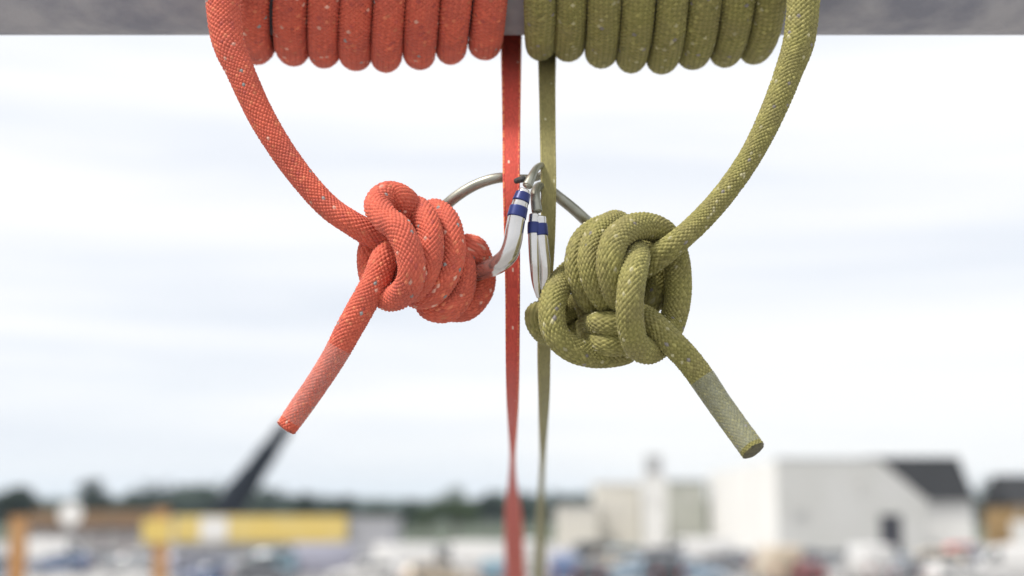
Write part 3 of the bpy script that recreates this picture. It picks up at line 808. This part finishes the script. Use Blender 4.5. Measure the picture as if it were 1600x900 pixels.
for i in range(1, 10): k(box('downpipe' if i % 3 == 0 else 'panel_joint', x0 - .05, x0 - .002, Y + i * 4.6, Y + i * 4.6 + .1, .1, zt - .1, M['trim'] if i % 3 == 0 else M['white_paint'], A))
k(prism('roof', [(x0 + .3, zt - .1), (xr - .05, zt - .1), (x1 - .35, ze - .12), (x1 - .3, ze - .32), (xr - .05, zt - .32), (x0 + .3, zt - .32)], Y + .3, Y + DP, M['slate'], A))
# verge boards along the rake
k(prism('verge_board', [(xr, zt + .003), (x1 + .1, ze - .08), (x1 + .1, ze + .1), (xr, zt + .2)], Y - .08, Y + .32, M['white_paint'], A))
k(box('parapet', x0 - .05, xr, Y - .05, Y + .34, zt + .002, zt + .2, M['trim'], A))
k(box('door', dx0, dx1, Y + .12, Y + .2, 0, dz, M['dark_door'], A))
h_ = k(box('door_handle', dx1 - .3, dx1 - .2, Y + .04, Y + .12, 1.0, 1.15, M['rim'], A))
k(box('signboard', P(1240, 800).x, P(1262, 800).x, Y - .08, Y - .01, P(0, 812).z, P(0, 797).z, M['post_light'], A))
k(box('plinth', x0 - .04, dx0 - .1, Y - .12, Y - .004, 0, .6, M['trim'], A))
window(A, P(1336, 800).x, P(1352, 800).x, P(0, 770).z, P(0, 752).z, Y - .03, 'trim')

Bm = bld('slate_roofed_wing', 'white low wing under a steep dark slate roof at the right of the warehouse', 136, 1480); k = rel(Bm)
Yw = 136.0
xa, xb = P(1420, 800, Yw).x, P(1521, 800, Yw).x
zee = P(1480, 783, Yw).z
Yr = 141.0; zr = P(1440, 716, Yr).z; xra, xrb = P(1352, 800, Yr).x, P(1502, 800, Yr).x
bm = bmesh.new(); box_bm(bm, x1 + .01, xb, Yw, Yw + .3, 0, zee); box_bm(bm, xb - .3, xb, Yw + .3, Yw + 10, 0, zee); k(bm_obj('wall', bm, M['white_wall'], Bm))
bm = bmesh.new()
v = [bm.verts.new(p) for p in ((xa, Yw - .35, zee), (xb + .2, Yw - .35, zee), (xrb, Yr, zr), (xra, Yr, zr), (xb + .2, Yw + 10.3, zee), (xa, Yw + 10.3, zee))]
bm.faces.new((v[0], v[1], v[2], v[3])); bm.faces.new((v[1], v[4], v[2])); bm.faces.new((v[3], v[2], v[4], v[5]))
rf = k(bm_obj('roof', bm, M['slate'], Bm))
for i in range(1, 12):                                  # slate courses: thin proud strips
    f0 = i / 12; ya, za = Yw - .35 + (Yr - Yw + .35) * f0, zee + (zr - zee) * f0
    xL, xR = xa + (xra - xa) * f0, xb + .2 + (xrb - xb - .2) * f0
    o = k(box('slate_course', xL + .1, xR - .05, ya - .05, ya + .05, za - .01, za + .07, M['slate'], Bm))
k(box('ridge_cap', xra, xrb + .05, Yr - .15, Yr + .15, zr - .03, zr + .12, M['slate'], Bm))
k(box('gutter', x1 + .05, xb + .25, Yw - .48, Yw - .36, zee - .12, zee, M['trim'], Bm))
k(box('plinth', x1 + .02, xb, Yw - .06, Yw - .005, 0, .5, M['dark_door'], Bm))

def house(name, label, pa, pb, Y, py_top, m, roof_py=None, mr='trim', depth=9, windows=(), wm='glass'):
    t = bld(name, label, Y, (pa + pb) / 2); k = rel(t)
    a, b = P(pa, 800, Y).x, P(pb, 800, Y).x; z = P(0, py_top, Y).z
    bm = bmesh.new(); box_bm(bm, a, b, Y, Y + depth, 0, z); k(bm_obj('wall', bm, m, t))
    if roof_py:
        zr = P(0, roof_py, Y + depth / 2).z
        bm = bmesh.new()
        v = [bm.verts.new(p) for p in ((a - .3, Y - .4, z + .004), (b + .3, Y - .4, z + .004), (b + .3, Y + depth / 2, zr), (a - .3, Y + depth / 2, zr), (b + .3, Y + depth + .4, z + .004), (a - .3, Y + depth + .4, z + .004))]
        for f in ((0, 1, 2, 3), (3, 2, 4, 5), (1, 4, 2), (0, 3, 5)): bm.faces.new([v[i] for i in f])
        rf = k(bm_obj('roof', bm, M[mr], t))
        c = box('chimney', a + (b - a) * .72, a + (b - a) * .72 + .8, Y + depth / 2 - .4, Y + depth / 2 + .4, zr - .6, zr + .9, m); c.parent = rf
        c.matrix_parent_inverse = Matrix.Translation(-Vector(t.location))
    else:
        k(box('roof', a - .15, b + .15, Y - .15, Y + depth + .15, z + .003, z + .3, M[mr], t))
    for (wa, wb, wt, wbm) in windows:
        window(t, P(wa, 800, Y).x, P(wb, 800, Y).x, P(0, wbm, Y).z, P(0, wt, Y).z, Y - .03, wm)
    return t
house('white_house', 'low white house at the left end of the pale buildings, right of the olive tape', 872, 934, 165, 792, M['cream_wall'], None, 'trim', 9, [(884, 894, 800, 812), (908, 918, 800, 812)], 'trim')
house('white_house', 'cream white block beside the stair tower, on its left', 932, 1000, 170, 757, M['cream_wall'], None, 'white_paint', 10, [(946, 956, 790, 805), (972, 982, 790, 805)], 'trim')
house('grey_green_house', 'grey green block between the stair tower and the warehouse side wall', 1046, 1104, 175, 754, mat('sage_render', (.46, .465, .41), .9, 0, (.3, .5, (.34, .35, .29))), None, 'trim', 10, [(1060, 1070, 770, 784), (1080, 1090, 770, 784)], 'trim')
# tower with a dark cap
tw = bld('stair_tower', 'slim white tower with a small dark cap rising left of the warehouse', 168, 1024); k = rel(tw)
ta, tb = P(1006, 800, 168).x, P(1042, 800, 168).x
tz = P(0, 742, 168).z
bm = bmesh.new(); box_bm(bm, ta, tb, 168, 171, 0, tz); k(bm_obj('wall', bm, M['white_wall'], tw))
k(box('cap', ta + .45, tb - .45, 168.4, 170.6, tz, P(0, 711, 168).z, M['trim'], tw, .08))
k(box('cap_rim', ta - .1, tb + .1, 167.9, 171.1, tz - .25, tz - .003, M['white_paint'], tw))
window(tw, P(1018, 800, 168).x, P(1030, 800, 168).x, P(0, 790, 168).z, P(0, 772, 168).z, 168 - .03, 'trim')
oh = house('ochre_house', 'ochre and white house under a dark roof at the right edge', 1580, 1690, 140, 788, M['ochre'], 742, 'slate', 8, [(1590, 1599, 794, 808)])
rel(oh)(box('lower_wall', P(1579, 800, 140).x, P(1691, 800, 140).x, 139.85, 139.995, 0, P(0, 814, 140).z, M['white_wall'], oh))
# long low shed with the rusty roof
t = bld('rusty_roofed_shed', 'long low shed with a rusty brown roof between the two orange posts', 118, 140); k = rel(t)
a, b = P(38, 800, 118).x, P(236, 800, 118).x; z = P(0, 823, 118).z
bm = bmesh.new(); box_bm(bm, a, b, 118, 124, 0, z); k(bm_obj('wall', bm, mat('weathered_boards', (.30, .27, .26), .9, 0, (.8, .6, (.24, .22, .22))), t))
bm = bmesh.new(); zr = P(0, 797, 121).z
v = [bm.verts.new(p) for p in ((a - .2, 117.6, z), (b + .2, 117.6, z), (b + .2, 121, zr), (a - .2, 121, zr), (b + .2, 124.4, z), (a - .2, 124.4, z))]
for f in ((0, 1, 2, 3), (3, 2, 4, 5), (1, 4, 2), (0, 3, 5)): bm.faces.new([v[i] for i in f])
k(bm_obj('roof', bm, M['rust_roof'], t))
for i in range(5):
    xx = a + (b - a) * (.1 + .19 * i); window(t, xx, xx + .9, .9, 2.1, 118 - .03)
# shop with yellow fascia
t = bld('shop_unit', 'grey flat roofed unit carrying a long yellow fascia with a white panel', 104, 430); k = rel(t)
Ys = 104
a, b = P(262, 800, Ys).x, P(612, 800, Ys).x; z = P(0, 812, Ys).z
bm = bmesh.new(); box_bm(bm, a, b, Ys, Ys + 9, 0, z); k(bm_obj('wall', bm, mat('grey_sheet_wall', (.36, .36, .38), .7, 0, (.4, .4, (.30, .30, .32))), t))
k(box('roof', a - .1, b + .1, Ys - .08, Ys + 9.1, z + .003, z + .18, M['trim'], t))
k(box('fascia_board', P(276, 800, Ys).x, P(543, 800, Ys).x, Ys - .45, Ys - .09, P(0, 846, Ys).z, P(0, 806, Ys).z, M['yellow'], t, .04))
k(box('white_panel', P(316, 800, Ys).x, P(358, 800, Ys).x, Ys - .50, Ys - .452, P(0, 845, Ys).z, P(0, 808, Ys).z, M['white_paint'], t))
for i in range(4):
    xx = P(300 + i * 70, 800, Ys).x; window(t, xx, xx + 1.9, .6, 1.7, Ys - .03)

# --- orange gate posts, one with a yellow sign
def post(label, px, Y, w, py_top, sign=None):
    base = ground(px, Y); t = empty('gate_post', base, 0, label, 'post', 'orange gate posts of the yard')
    h = at(px, py_top, Y).z; k = rel(t)
    x = base.x
    k(box('post_shaft', x - w / 2, x + w / 2, Y - w / 2, Y + w / 2, 0, h, M['orange'], t, .03))
    k(box('post_cap', x - w / 2 - .04, x + w / 2 + .04, Y - w / 2 - .04, Y + w / 2 + .04, h + .002, h + .07, M['orange'], t, .015))
    k(box('base_plate', x - w / 2 - .14, x + w / 2 + .14, Y - w / 2 - .14, Y + w / 2 + .14, .005, .05, M['post_grey'], t))
    k(box('hinge', x - w / 2 - .12, x - w / 2 - .003, Y - .06, Y + .06, .9, 1.05, M['post_grey'], t))
    if sign:
        k(box('sign_plate', at(sign[0], 800, Y).x, at(sign[1], 800, Y).x, Y - w / 2 - .06, Y - w / 2 - .003, at(0, sign[3], Y).z, at(0, sign[2], Y).z, M['yellow'], t))
    return t
post('plain orange gate post at the far left of the yard', 31, 66, .66, 808)
post('orange gate post bearing a yellow plate, left of the yellow fascia', 254, 70, .58, 796, (226, 272, 811, 848))
# white panel beside the first post
# --- round white sign on a pole
t = empty('round_sign', ground(110, 100), 0, 'white round sign on a grey pole between the orange posts', 'sign'); k = rel(t)
c = at(110, 803, 100)
bm = bmesh.new()
bmesh.ops.create_cone(bm, cap_ends=True, segments=40, radius1=.82, radius2=.82, depth=.06, matrix=Matrix.Translation(c) @ Matrix.Rotation(math.pi / 2, 4, 'X'))
k(bm_obj('sign_disc', bm, M['white_paint'], t))
bm = bmesh.new()
bmesh.ops.create_cone(bm, cap_ends=True, segments=40, radius1=.86, radius2=.86, depth=.03, matrix=Matrix.Translation(c + Vector((0, .05, 0))) @ Matrix.Rotation(math.pi / 2, 4, 'X'))
k(bm_obj('sign_back', bm, M['trim'], t))
k(box('pole', c.x - .06, c.x + .06, 100.07, 100.19, 0, c.z + .5, M['post_grey'], t, .02))
k(box('base_plate', c.x - .2, c.x + .2, 99.95, 100.3, .012, .06, M['post_grey'], t))

# --- mobile crane: dark boom rising behind the tail of the red rope
Yc = 122.0
t = empty('mobile_crane', ground(352, Yc), 0, 'dark mobile crane whose boom slants up behind the tail of the red rope', 'crane'); k = rel(t)
b0, b1 = at(356, 796, Yc), at(446, 668, Yc)
def beam(name, p0, p1, w0, w1, m):
    d = p1 - p0; z = d.normalized(); y = Vector((0, 1, 0)); x = y.cross(z).normalized()
    bm = bmesh.new(); rr = []
    for p, w in ((p0, w0), (p1, w1)):
        rr.append([bm.verts.new(p + x * sx * w / 2 + y * sy * w * .45) for sx, sy in ((-1, -.6), (-.6, -1), (.6, -1), (1, -.6), (1, .6), (.6, 1), (-.6, 1), (-1, .6))])
    for i in range(8): bm.faces.new((rr[0][i], rr[0][(i + 1) % 8], rr[1][(i + 1) % 8], rr[1][i]))
    bm.faces.new(rr[0][::-1]); bm.faces.new(rr[1])
    return k(bm_obj(name, bm, m, t))
beam('boom_section', b0, b0.lerp(b1, .42), 2.3, 2.0, M['crane_paint'])
beam('boom_section', b0.lerp(b1, .40), b0.lerp(b1, .74), 1.8, 1.6, M['crane_paint'])
beam('boom_section', b0.lerp(b1, .72), b1, 1.4, 1.2, M['crane_paint'])
hd = beam('boom_head', b1, b1 + (b1 - b0).normalized() * .5, .95, .7, M['crane_paint'])
k(box('chassis', b0.x - 3.8, b0.x + 4.2, Yc - 1.25, Yc + 1.25, .75, 1.35, M['crane_paint'], t, .05))
k(box('cab', b0.x + 2.4, b0.x + 4.15, Yc - 1.2, Yc + 1.2, 1.36, 3.0, M['crane_paint'], t, .12))
k(box('cab_window', b0.x + 2.7, b0.x + 3.9, Yc - 1.23, Yc - 1.205, 2.05, 2.8, M['glass'], t))
k(box('turret', b0.x - 1.4, b0.x + 1.2, Yc - 1.0, Yc + 1.0, 1.36, b0.z + .2, M['crane_paint'], t, .1))
k(box('counterweight', b0.x - 2.6, b0.x - 1.42, Yc - 1.1, Yc + 1.1, 1.5, 2.7, M['crane_paint'], t, .08))
for xx in (-2.9, -1.4, 1.2, 3.1):
    for yy in (-1.1, 1.1):
        bm = bmesh.new()
        bmesh.ops.create_cone(bm, cap_ends=True, segments=24, radius1=.56, radius2=.56, depth=.36, matrix=Matrix.Translation((b0.x + xx, Yc + yy, .565)) @ Matrix.Rotation(math.pi / 2, 4, 'X'))
        k(bm_obj('wheel', bm, M['tyre'], t))

# --- cars
def car_parts(kind):
    if kind == 'van':    # stations: x, half width, bottom, belt, roof, roof half width
        st = [(-2.65, .80, .42, .95, 1.98, .74), (-2.6, .94, .32, 1.15, 2.14, .84), (-1.0, .96, .28, 1.2, 2.18, .86), (.9, .96, .28, 1.18, 2.16, .85), (1.35, .96, .28, 1.16, 2.02, .80), (1.95, .95, .28, 1.12, 1.30, .82), (2.45, .92, .30, .98, 1.04, .80), (2.68, .80, .42, .78, .82, .70)]
        win = [(3, 4), (4, 4.85)]; wx = 1.6; wr = .34; shield = (4, 5)
    elif kind == 'suv':
        st = [(-2.2, .76, .48, .90, 1.0, .66), (-2.15, .88, .40, 1.0, 1.35, .70), (-1.75, .92, .32, 1.05, 1.66, .70), (-.6, .93, .30, 1.04, 1.72, .72), (.35, .93, .30, 1.02, 1.66, .70), (.75, .93, .30, 1.02, 1.44, .70), (1.15, .92, .30, 1.0, 1.07, .80), (1.9, .88, .34, .92, .96, .76), (2.22, .76, .46, .72, .76, .66)]
        win = [(2, 3), (3, 4), (4, 5.5)]; wx = 1.38; wr = .35; shield = (4, 6)
    else:
        st = [(-2.0, .72, .46, .82, .9, .60), (-1.96, .84, .36, .90, 1.08, .66), (-1.55, .87, .28, .93, 1.38, .62), (-.5, .88, .25, .92, 1.46, .62), (.3, .88, .25, .91, 1.40, .61), (.7, .88, .25, .90, 1.20, .62), (1.1, .87, .25, .88, .93, .74), (1.8, .83, .28, .78, .82, .70), (2.08, .70, .40, .62, .66, .58)]
        win = [(2, 3), (3, 4), (4, 5.4)]; wx = 1.28; wr = .31; shield = (4, 6)
    def ring(s):
        x, w, b, be, ro, rw = s
        return [(x, -w * .92, b), (x, -w, b + (be - b) * .5), (x, -w * .98, be), (x, -rw, ro - .03), (x, -rw * .8, ro), (x, rw * .8, ro), (x, rw, ro - .03), (x, w * .98, be), (x, w, b + (be - b) * .5), (x, w * .92, b)]
    def lerp_st(t):
        i = min(int(t), len(st) - 2); f = t - i
        return tuple(a + (b - a) * f for a, b in zip(st[i], st[i + 1]))
    V = np.array([ring(s) for s in st]); n = 10
    q = [tuple(int(v) for v in r) for r in tube_quads(len(st), n)]
    bm = bmesh.new(); vs_ = [bm.verts.new(p) for p in V.reshape(-1, 3)]
    for f in q: bm.faces.new([vs_[i] for i in f])
    bm.faces.new(vs_[:n]); bm.faces.new(vs_[-n:][::-1])
    bmesh.ops.recalc_face_normals(bm, faces=bm.faces)
    bmesh.ops.bevel(bm, geom=bm.edges[:], offset=.03, segments=1, affect='EDGES')
    body = bpy.data.meshes.new('body'); bm.to_mesh(body); bm.free(); body.materials.append(M['car_paint'])
    for p in body.polygons: p.use_smooth = True
    parts = [('body', body, None)]
    def quad_mesh(name, quads, m):
        bm = bmesh.new()
        for qd in quads:
            v = [bm.verts.new(p) for p in qd]; f = bm.faces.new(v)
        bmesh.ops.solidify(bm, geom=bm.faces[:], thickness=.012)
        me = bpy.data.meshes.new(name); bm.to_mesh(me); bm.free(); me.materials.append(m); return me
    for a, b in win:
        for sd in (-1, 1):
            ra, rb = lerp_st(a + .08), lerp_st(b - .08)
            def pt(s, f): x, w, bb, be, ro, rw = s; y = w * .98 + (rw - w * .98) * f + .02; return (x, sd * y, be + (ro - .03 - be) * f)
            parts.append(('side_window', quad_mesh('side_window', [[pt(ra, .1), pt(rb, .1), pt(rb, .86), pt(ra, .86)]], M['glass']), None))
    sa, sb = lerp_st(shield[0] + .12), lerp_st(shield[1] - .12)
    parts.append(('windscreen', quad_mesh('windscreen', [[(sa[0], -sa[5] * .85, sa[4] + .02), (sa[0], sa[5] * .85, sa[4] + .02), (sb[0], sb[5] * .95, sb[4] + .05), (sb[0], -sb[5] * .95, sb[4] + .05)]], M['glass']), None))
    ra = lerp_st(.9); rb = lerp_st(1.9)
    if kind != 'van':
        parts.append(('rear_window', quad_mesh('rear_window', [[(ra[0] - .02, -ra[5] * .8, ra[4] + .0), (ra[0] - .02, ra[5] * .8, ra[4]), (rb[0] - .02, rb[5] * .8, rb[4] - .02), (rb[0] - .02, -rb[5] * .8, rb[4] - .02)]], M['glass']), None))
    L0, L1 = st[0], st[-1]
    def bx(name, x0, x1, y0, y1, z0, z1, m):
        bm = bmesh.new(); box_bm(bm, x0, x1, y0, y1, z0, z1); bmesh.ops.bevel(bm, geom=bm.edges[:], offset=.02, segments=1, affect='EDGES')
        me = bpy.data.meshes.new(name); bm.to_mesh(me); bm.free(); me.materials.append(m); return me
    for sd in (-1, 1):
        parts.append(('headlight', bx('headlight', L1[0] - .12, L1[0] + .02, sd * .62 - .13, sd * .62 + .13, L1[3] - .16, L1[3] - .02, M['lamp_glass']), None))
        parts.append(('tail_light', bx('tail_light', L0[0] - .03, L0[0] + .1, sd * .66 - .1, sd * .66 + .1, L0[3] - .2, L0[3] + .05, M['tail_glass']), None))
    parts.append(('bumper', bx('bumper', L1[0] - .1, L1[0] + .06, -.68, .68, L1[2] - .1, L1[2] + .08, M['trim']), None))
    for sx in (-1, 1):
        for sd in (-1, 1):
            bm = bmesh.new(); bmesh.ops.create_cone(bm, cap_ends=True, segments=20, radius1=wr, radius2=wr, depth=.22, matrix=Matrix.Translation((sx * wx, sd * (st[3][1] - .09), wr + .012)) @ Matrix.Rotation(math.pi / 2, 4, 'X'))
            me = bpy.data.meshes.new('wheel'); bm.to_mesh(me); bm.free(); me.materials.append(M['tyre'])
            bm = bmesh.new(); bmesh.ops.create_cone(bm, cap_ends=True, segments=16, radius1=wr * .62, radius2=wr * .5, depth=.03, matrix=Matrix.Translation((sx * wx, sd * (st[3][1] + .03), wr + .012)) @ Matrix.Rotation(-sd * math.pi / 2, 4, 'X'))
            m2 = bpy.data.meshes.new('rim'); bm.to_mesh(m2); bm.free(); m2.materials.append(M['rim'])
            parts.append(('wheel', me, ('rim', m2)))
    return parts
PARTS = {k: car_parts(k) for k in ('hatch', 'suv', 'van')}
KIND = {'hatch': ('parked_car', 'car', 'cars parked in the yard'), 'suv': ('parked_car', 'car', 'cars parked in the yard'), 'van': ('parked_van', 'van', 'vans parked in the yard')}
def car(kind, px, Y, rot, col, label):
    nm, cat, gp = KIND[kind]
    t = empty(nm, ground(px, Y), R(rot), label, cat, gp); t.location.z = .004
    for name, me, sub in PARTS[kind]:
        o = bpy.data.objects.new(name, me); COL.objects.link(o); o.parent = t; o.color = (*col, 1)
        if sub:
            s = bpy.data.objects.new(sub[0], sub[1]); COL.objects.link(s); s.parent = o
    return t
WHT, SIL, BLU, LBL, DRK, REDC, BEI, LAV, TEA, GRY = (.56, .55, .535), (.36, .37, .385), (.07, .11, .21), (.30, .40, .50), (.035, .038, .045), (.50, .035, .03), (.46, .38, .28), (.27, .27, .33), (.13, .22, .27), (.19, .195, .21)
CARS = [
    ('suv', -8, 80, 80, LBL, 'pale blue car cut by the left border beside the orange post'),
    ('van', 92, 100, 5, WHT, 'white van in front of the rusty roofed shed, under the round sign'),
    ('hatch', 98, 93, 175, BLU, 'dark blue car in front of the white van under the round sign'),
    ('hatch', 172, 101, 5, GRY, 'grey car in front of the rusty shed, left of the orange post with the plate'),
    ('hatch', 212, 94, 178, SIL, 'silver car just left of the orange post with the yellow plate'),
    ('suv', 322, 84, 15, LAV, 'lavender grey car under the white panel of the yellow fascia'),
    ('hatch', 345, 77, 175, BLU, 'blue car nearest to the viewer under the white panel of the fascia'),
    ('suv', 418, 86, 170, TEA, 'teal blue car under the middle of the yellow fascia'),
    ('hatch', 408, 77, 30, GRY, 'dark grey car in front of the teal car under the yellow fascia'),
    ('van', 490, 86, 176, LAV, 'pale lavender van under the right half of the yellow fascia'),
    ('hatch', 565, 90, 12, SIL, 'silver car between the yellow fascia and the white box van'),
    ('hatch', 575, 78, 175, WHT, 'white car at the lower border left of the big white vans'),
    ('van', 655, 84, 8, WHT, 'large white van, left one of the pair left of the red tape'),
    ('van', 732, 90, 172, WHT, 'large white van, right one of the pair left of the red tape'),
    ('hatch', 690, 74, 8, BEI, 'beige car at the lower border in front of the white vans'),
    ('hatch', 775, 80, 85, TEA, 'teal car at the left side of the red tape'),
    ('van', 825, 95, 90, WHT, 'white van seen between the red tape and the olive tape'),
    ('hatch', 882, 100, 80, LAV, 'lavender car just right of the olive tape'),
    ('suv', 885, 79, 85, BLU, 'dark blue car at the lower border right of the olive tape'),
    ('suv', 935, 112, 8, DRK, 'black car below the cream block'),
    ('hatch', 940, 92, 175, BEI, 'beige car in front of the black car below the cream block'),
    ('hatch', 925, 78, 80, DRK, 'dark car at the lower border below the beige car'),
    ('hatch', 985, 80, 172, LBL, 'pale blue car at the lower border below the stair tower'),
    ('hatch', 988, 108, 12, TEA, 'dark teal car below the stair tower'),
    ('suv', 1020, 98, 170, GRY, 'brownish grey car in front of the dark teal car'),
    ('suv', 1032, 78, 95, DRK, 'black car at the lower border right of the pale blue car'),
    ('van', 1085, 104, 176, WHT, 'white van below the grey green block, left of the warehouse'),
    ('hatch', 1075, 79, 5, LBL, 'pale blue car at the lower border in front of the warehouse side wall'),
    ('hatch', 1115, 90, 172, GRY, 'grey car at the foot of the warehouse side wall'),
    ('hatch', 1150, 99, 85, DRK, 'black car at the front left corner of the warehouse'),
    ('van', 1208, 80, 95, BEI, 'beige van at the lower border in front of the warehouse corner'),
    ('suv', 1254, 93, 80, DRK, 'black car right of the beige van in front of the warehouse'),
    ('hatch', 1250, 78, 95, (.12,.03,.03), 'dark red car at the lower border in front of the black car'),
    ('hatch', 1300, 99, 10, SIL, 'silver car left of the warehouse doorway'),
    ('van', 1352, 82, 92, WHT, 'white van at the lower border below the warehouse doorway'),
    ('hatch', 1400, 88, 10, LBL, 'pale blue car right below the warehouse doorway'),
    ('suv', 1448, 90, 170, BEI, 'beige car below the slate roofed wing'),
    ('hatch', 1440, 78, 8, GRY, 'grey car at the lower border below the beige car'),
    ('hatch', 1510, 117, 8, REDC, 'bright red car at the right foot of the slate roofed wing'),
    ('suv', 1502, 92, 172, LAV, 'lavender car in front of the bright red car'),
    ('hatch', 1570, 118, 172, WHT, 'white car in front of the ochre house'),
    ('suv', 1562, 98, 8, (.10, .17, .13), 'dark green car in front of the white car by the ochre house'),
    ('van', 1580, 80, 176, WHT, 'white van at the lower right corner'),
    ('hatch', 1500, 76, 5, WHT, 'white car at the lower border left of the corner van'),
]
for c in CARS: car(*c)

# ------------------------------------------------------------------ haze
bm = bmesh.new(); box_bm(bm, -3400, 3400, -50, 3600, -1.0, 60)
hz = bm_obj('haze', bm, None); tag(hz, kind='stuff')
hm = bpy.data.materials.new('haze'); hm.use_nodes = True
ht = hm.node_tree; ht.nodes.clear()
ho = ht.nodes.new('ShaderNodeOutputMaterial'); hv = ht.nodes.new('ShaderNodeVolumePrincipled')
hv.inputs['Color'].default_value = (.74, .87, 1.0, 1); hv.inputs['Density'].default_value = .00017; hv.inputs['Anisotropy'].default_value = .2
ht.links.new(hv.outputs[0], ho.inputs['Volume']); hz.data.materials.append(hm)
